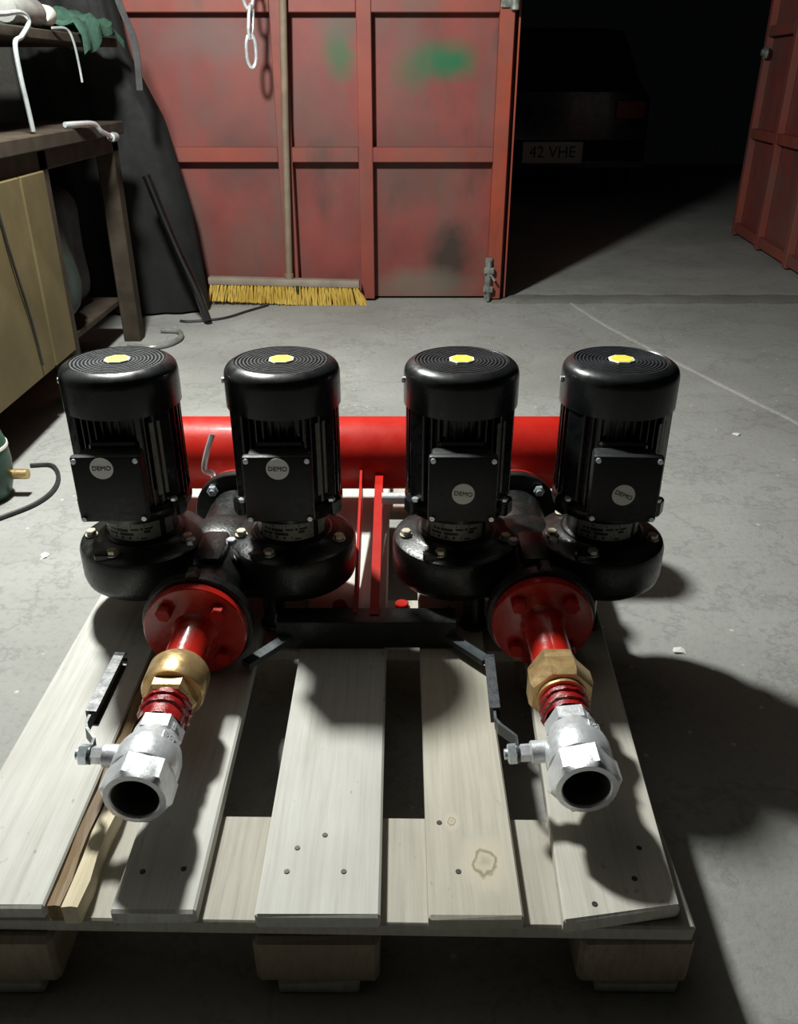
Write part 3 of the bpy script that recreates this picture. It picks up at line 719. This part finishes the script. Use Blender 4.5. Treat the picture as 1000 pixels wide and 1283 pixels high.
# upper shelf with its clutter
sh = thing('wall_shelf', 'dark shelf board on posts above the workbench', 'shelf', (-1.5, 2.98, .846))
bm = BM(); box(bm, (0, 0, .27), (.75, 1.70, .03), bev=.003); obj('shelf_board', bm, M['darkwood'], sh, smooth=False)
for y in (-.80, .52):
    bm = BM(); box(bm, (-.05, y, .128), (.05, .05, .254)); obj('shelf_post', bm, M['darkwood'], sh, smooth=False)
SZ = 1.131
bm = BM(); tube(bm, spline([(-1.12, 2.50, SZ + .012), (-1.10, 2.68, SZ + .02), (-1.10, 2.83, SZ + .032), (-1.098, 2.875, SZ + .01), (-1.098, 2.80, SZ - .03), (-1.098, 2.745, SZ - .05), (-1.098, 2.74, 1.0), (-1.098, 2.75, .93), (-1.098, 2.76, .852)], 6), .007, 8)
tag(obj('bent_rod', bm, M['rodsteel']), 'bent steel rod hooked over the shelf edge', 'rod')
bt = thing('spray_bottle', 'clear grey bottle with cream cap lying on the shelf', 'bottle', (-1.16, 3.02, SZ + .045))
bm = BM(); lathe(bm, [(0, -.16), (.036, -.155), (.040, -.14), (.040, .07), (.034, .09), (.022, .11), (.020, .13)], (0, 0, 0), 'y', 24); obj('body', bm, M['hose'], bt)
bm = BM(); lathe(bm, [(.028, .125), (.030, .13), (.030, .19), (.024, .20), (0, .20)], (0, 0, 0), 'y', 20); obj('cap', bm, M['white'], bt)
bm = BM(); nU, nV = 26, 16; gv = []
for i in range(nU + 1):
    row = []
    for j in range(nV + 1):
        u, v_ = i / nU, j / nV
        x = -1.08 - .34 * v_; y = 3.34 + .46 * u
        z = SZ + .012 + (.055 * math.sin(u * math.pi) ** .5 * (.4 + .6 * math.sin(v_ * math.pi))) + .014 * math.sin(u * 17 + v_ * 5) + .01 * math.sin(v_ * 19)
        if v_ < .12: x = -1.10 + .012 * math.sin(u * 20); z -= (.12 - v_) * .75 * (.6 + .4 * math.sin(u * 5 + 1))
        row.append(bm.verts.new((x + 1.25, y - 3.6, max(z, SZ + .002 if v_ >= .16 else 0) - SZ)))
    gv.append(row)
for i in range(nU):
    for j in range(nV): bm.faces.new((gv[i][j], gv[i + 1][j], gv[i + 1][j + 1], gv[i][j + 1]))
bmesh.ops.solidify(bm, geom=bm.faces[:], thickness=.006)
tag(obj('folded_cloth', bm, M['greencloth'], None, (-1.25, 3.6, SZ + .006)), 'crumpled green cloth lying on the shelf', 'cloth')
bm = BM(); tube(bm, spline([(-1.12, 3.12, SZ + .006), (-1.098, 3.19, SZ + .006), (-1.088, 3.21, 1.10), (-1.09, 3.235, 1.03), (-1.09, 3.24, .98)], 6), .004, 6)
tag(obj('loose_wire', bm, M['rodsteel']), 'thin wire dangling from the shelf edge', 'wire')
ck = thing('crank_handle', 'bright bent steel crank handle on the workbench edge', 'handle', (-1.071, 3.05, .848))
bm = BM(); tube(bm, spline([(-.02, -.04, .010), (0, .02, .010), (.012, .15, .004), (.018, .20, -.022), (.020, .30, -.045)], 6), .0085, 10); obj('crank_arm', bm, M['chrome'], ck)
bm = BM(); lathe(bm, [(0, -.03), (.014, -.026), (.017, 0), (.014, .03), (0, .034)], (.020, .32, -.048), 'y', 16); obj('grip', bm, M['rodsteel'], ck)
# strap hanging from the shelf end
bm = BM(); P = spline([(-1.05, 3.62, 1.30), (-1.03, 3.62, 1.22), (-1.0, 3.62, 1.13), (-.995, 3.62, 1.05), (-1.0, 3.62, .95)], 6); q = []
for i, p in enumerate(P): q.append([bm.verts.new(p + Vector((a * .012, b * .003, 0))) for a, b in ((-1, -1), (1, -1), (1, 1), (-1, 1))])
for a, b in zip(q, q[1:]):
    for j in range(4): bm.faces.new((a[j], a[(j + 1) % 4], b[(j + 1) % 4], b[j]))
bm.faces.new(q[0]); bm.faces.new(q[-1])

tag(obj('webbing_strap', bm, M['greysack']), 'grey webbing strap hanging beside the black sheet', 'strap')
# black plastic sheet in the corner, outline widened to stand in for gate shadow
SP = [(1.8, -1.17), (1.27, -1.165), (1.09, -1.14), (.98, -1.09), (.83, -1.02), (.5, -.95), (.12, -.915), (0, -.91)]
bm = BM(); n, mrow = 60, 40; gv = []
for k in range(mrow + 1):
    t = k / mrow; z = 1.75 * (1 - t) + .012
    xr = -1.16
    for (za, xa), (zb, xb) in zip(SP, SP[1:]):
        if zb <= z <= za: xr = xa + (xb - xa) * (za - z) / (za - zb)
    cx = (xr - 1.62) / 2; hw = (xr + 1.62) / 2; row = []
    for i in range(n):
        a = 2 * math.pi * i / n
        rr = 1 + .07 * math.sin(9 * a + 2 * t) + .05 * math.sin(17 * a - 3 * t + 1)
        row.append(bm.verts.new((cx + hw * math.cos(a) * (1 + .04 * math.sin(17 * a + 3 * t) * (abs(math.sin(a)))), 4.03 + (.075 + .05 * t) * math.sin(a) * rr, z)))
    gv.append(row)
for a, b in zip(gv, gv[1:]):
    for i in range(n): bm.faces.new((a[i], a[(i + 1) % n], b[(i + 1) % n], b[i]))
bm.faces.new(gv[0]); bm.faces.new(gv[-1][::-1])
for v in bm.verts: v.co -= Vector((-1.3, 4.03, 0))
tag(obj('sheet_and_shadow', bm, M['sheetshadow'], None, (-1.3, 4.03, 0), ang=70), 'tall black plastic sheet bunched in the corner, widened to stand in for gate shadow', 'sheet')
# shiny tube leaning against the sheet
bm = BM(); tube(bm, spline([(-1.035, 3.68, .64), (-1.0, 3.70, .50), (-.955, 3.72, .34), (-.90, 3.74, .17), (-.865, 3.76, .022)], 8), .018, 14)
tag(obj('black_tube', bm, M['blackplastic']), 'shiny black plastic tube leaning by the bristles of the broom', 'tube')
def sack(name, loc, s, mat, label, cat, sd):
    bm = BM(); bmesh.ops.create_icosphere(bm, subdivisions=4, radius=1)
    rnd = random.Random(sd); ph = [rnd.uniform(0, 6) for _ in range(6)]
    for v in bm.verts:
        p = v.co.copy(); k = 1 + .05 * math.sin(5 * p.x + ph[0]) + .05 * math.sin(6 * p.z + ph[1]) + .04 * math.sin(9 * p.y + ph[2])
        q = Vector((math.copysign(abs(p.x) ** .7, p.x), math.copysign(abs(p.y) ** .7, p.y), math.copysign(abs(p.z) ** .75, p.z))) * k
        v.co = Vector((q.x * s[0], q.y * s[1], max(q.z, -.93) * s[2] + .93 * s[2]))
    return tag(obj(name, bm, mat, None, loc, ang=80), label, cat)
sack('filled_sack', (-1.34, 3.02, .1726), (.19, .16, .22), M['darksack'], 'dark green filled sack on the low shelf beside the cabinet', 'sack', 3)
sack('filled_sack', (-1.42, 3.34, .1726), (.18, .13, .25), M['greysack'], 'dark grey filled sack on the low shelf behind the green sack', 'sack', 5)
# green machine at the left edge with its cable
gm = thing('green_canister', 'round green enamel canister with pale stripe on the floor', 'canister', (-1.108, 2.005, 0))
bm = BM(); lathe(bm, [(0, 0), (.06, 0), (.070, .01), (.083, .05), (.087, .10), (.084, .15), (.070, .20), (.047, .23), (.02, .242), (0, .243)], n=40); obj('body', bm, M['greencan'], gm)
bm = BM(); lathe(bm, [(.083, .142), (.0868, .143), (.0858, .150), (.082, .151)], n=40, cap=False); obj('stripe', bm, M['white'], gm)
bm = BM(); cyl(bm, (0, 0, 0), .014, .05, 'x', 14); obj('brass_outlet', bm, M['brass'], gm, (.072, .02, .06))
bm = BM(); tube(bm, spline([(0, 0, .24), (0, .02, .27), (0, .05, .275), (0, .075, .215)], 5), .008, 8); obj('carry_handle', bm, M['cable'], gm, (0, -.02, 0))
bm = BM(); tube(bm, spline([(-1.06, 2.20, .0065), (-1.0, 2.20, .0065), (-.955, 2.13, .0065), (-.935, 2.04, .0065), (-.95, 1.96, .0065), (-1.0, 1.89, .0065), (-1.08, 1.81, .0065), (-1.2, 1.74, .0065)], 8), .006, 8)
tag(obj('power_cable', bm, M['cable']), 'black cable looping over the floor from the green canister', 'cable')
bm = BM(); tube(bm, spline([(-.64, 4.10, .006), (-.722, 3.982, .006), (-.812, 3.849, .006), (-.947, 3.792, .006), (-1.0, 3.80, .006)], 8), .006, 8)
tag(obj('power_cable', bm, M['cable']), 'thin black cable lying on the floor below the broom', 'cable')
bm = BM(); tube(bm, spline([(-1.04, 3.62, .012), (-.96, 3.60, .012), (-.93, 3.50, .012), (-.96, 3.40, .012), (-1.03, 3.36, .012), (-1.12, 3.40, .012)], 8), .011, 10)
tag(obj('clear_hose', bm, M['hose']), 'grey clear hose curled on the floor beside the workbench', 'hose')
# pale chips of plaster on the floor
for (x, y, s, lb) in ((-.83, 1.70, .011, 'pale plaster chip on bare floor between green canister and pallet'), (1.06, 2.45, .010, 'pale plaster chip lying near the light cement seam'), (.55, 1.33, .012, 'flat pale plaster chip beside the pallet edge and pump shadow')):
    bm = BM(); bmesh.ops.create_icosphere(bm, subdivisions=1, radius=s)
    for v in bm.verts: v.co = Vector((v.co.x * random.uniform(.6, 1.5), v.co.y * random.uniform(.6, 1.8), max(v.co.z * .3, -.002)))
    tag(obj('plaster_chip', bm, M['chip'], None, (x, y, .002), smooth=False), lb, 'chip', 'plaster chips scattered over the floor')

# ---------------------------------------------------------------- car standing in the dark beyond the opening
car = thing('parked_car', 'dark parked car with white number plate beyond the doorway', 'car', (1.33, 10.0, 0))
bm = BM()
prof = [(-2.0, .28), (-2.02, .55), (-1.98, .86), (-1.72, .96), (-1.35, 1.36), (-.2, 1.42), (.7, 1.02), (1.7, .86), (1.95, .6), (1.95, .28)]
rows = []
for x, k, dz in ((-.84, .97, -.03), (-.80, 1, 0), (-.6, 1.005, .015), (0, 1.01, .02), (.6, 1.005, .015), (.80, 1, 0), (.84, .97, -.03)):
    rows.append([bm.verts.new((x * (1 - .16 * max(0, (z - .9)) / .5), y * k, z + (dz if z > .5 else 0))) for y, z in prof])
for a, b in zip(rows, rows[1:]):
    for i in range(len(prof)):
        j = (i + 1) % len(prof); bm.faces.new((a[i], a[j], b[j], b[i]))
bm.faces.new(rows[0]); bm.faces.new(rows[-1][::-1])
obj('body', bm, M['carpaint'], car, ang=30)
bm = BM(); a = [(-.62, -1.74, .985), (.62, -1.74, .985), (.56, -1.40, 1.345), (-.56, -1.40, 1.345)]
A = [bm.verts.new(p) for p in a]; B = [bm.verts.new((p[0], p[1] - .03, p[2] + .025)) for p in a]
bm.faces.new(A); bm.faces.new(B)
for i in range(4): bm.faces.new((A[i], A[(i + 1) % 4], B[(i + 1) % 4], B[i]))
obj('rear_window', bm, M['glass'], car, smooth=False)
bm = BM(); box(bm, (0, -2.05, .42), (1.62, .12, .16), bev=.03, seg=2); obj('bumper', bm, M['rubber'], car)
for sx in (-1, 1):
    bm = BM(); box(bm, (sx * .66, -2.01, .74), (.26, .04, .15), bev=.01); obj('tail_light', bm, M['taillight'], car)
    for y in (-1.3, 1.3):
        bm = BM(); lathe(bm, [(0, -.1), (.2, -.1), (.3, -.09), (.31, -.05), (.31, .05), (.3, .09), (.2, .1), (0, .1)], (sx * .74, y, .31), 'x', 28); obj('wheel', bm, M['rubber'], car)
bm = BM(); box(bm, (0, -2.118, .41), (.52, .008, .17), bev=.002); pl = obj('number_plate', bm, M['plateface'], car)
link('plate_lettering', text_mesh('42 VHE', .13, M['ink']), car, (0, -2.1235, .41), (R(90), 0, 0))
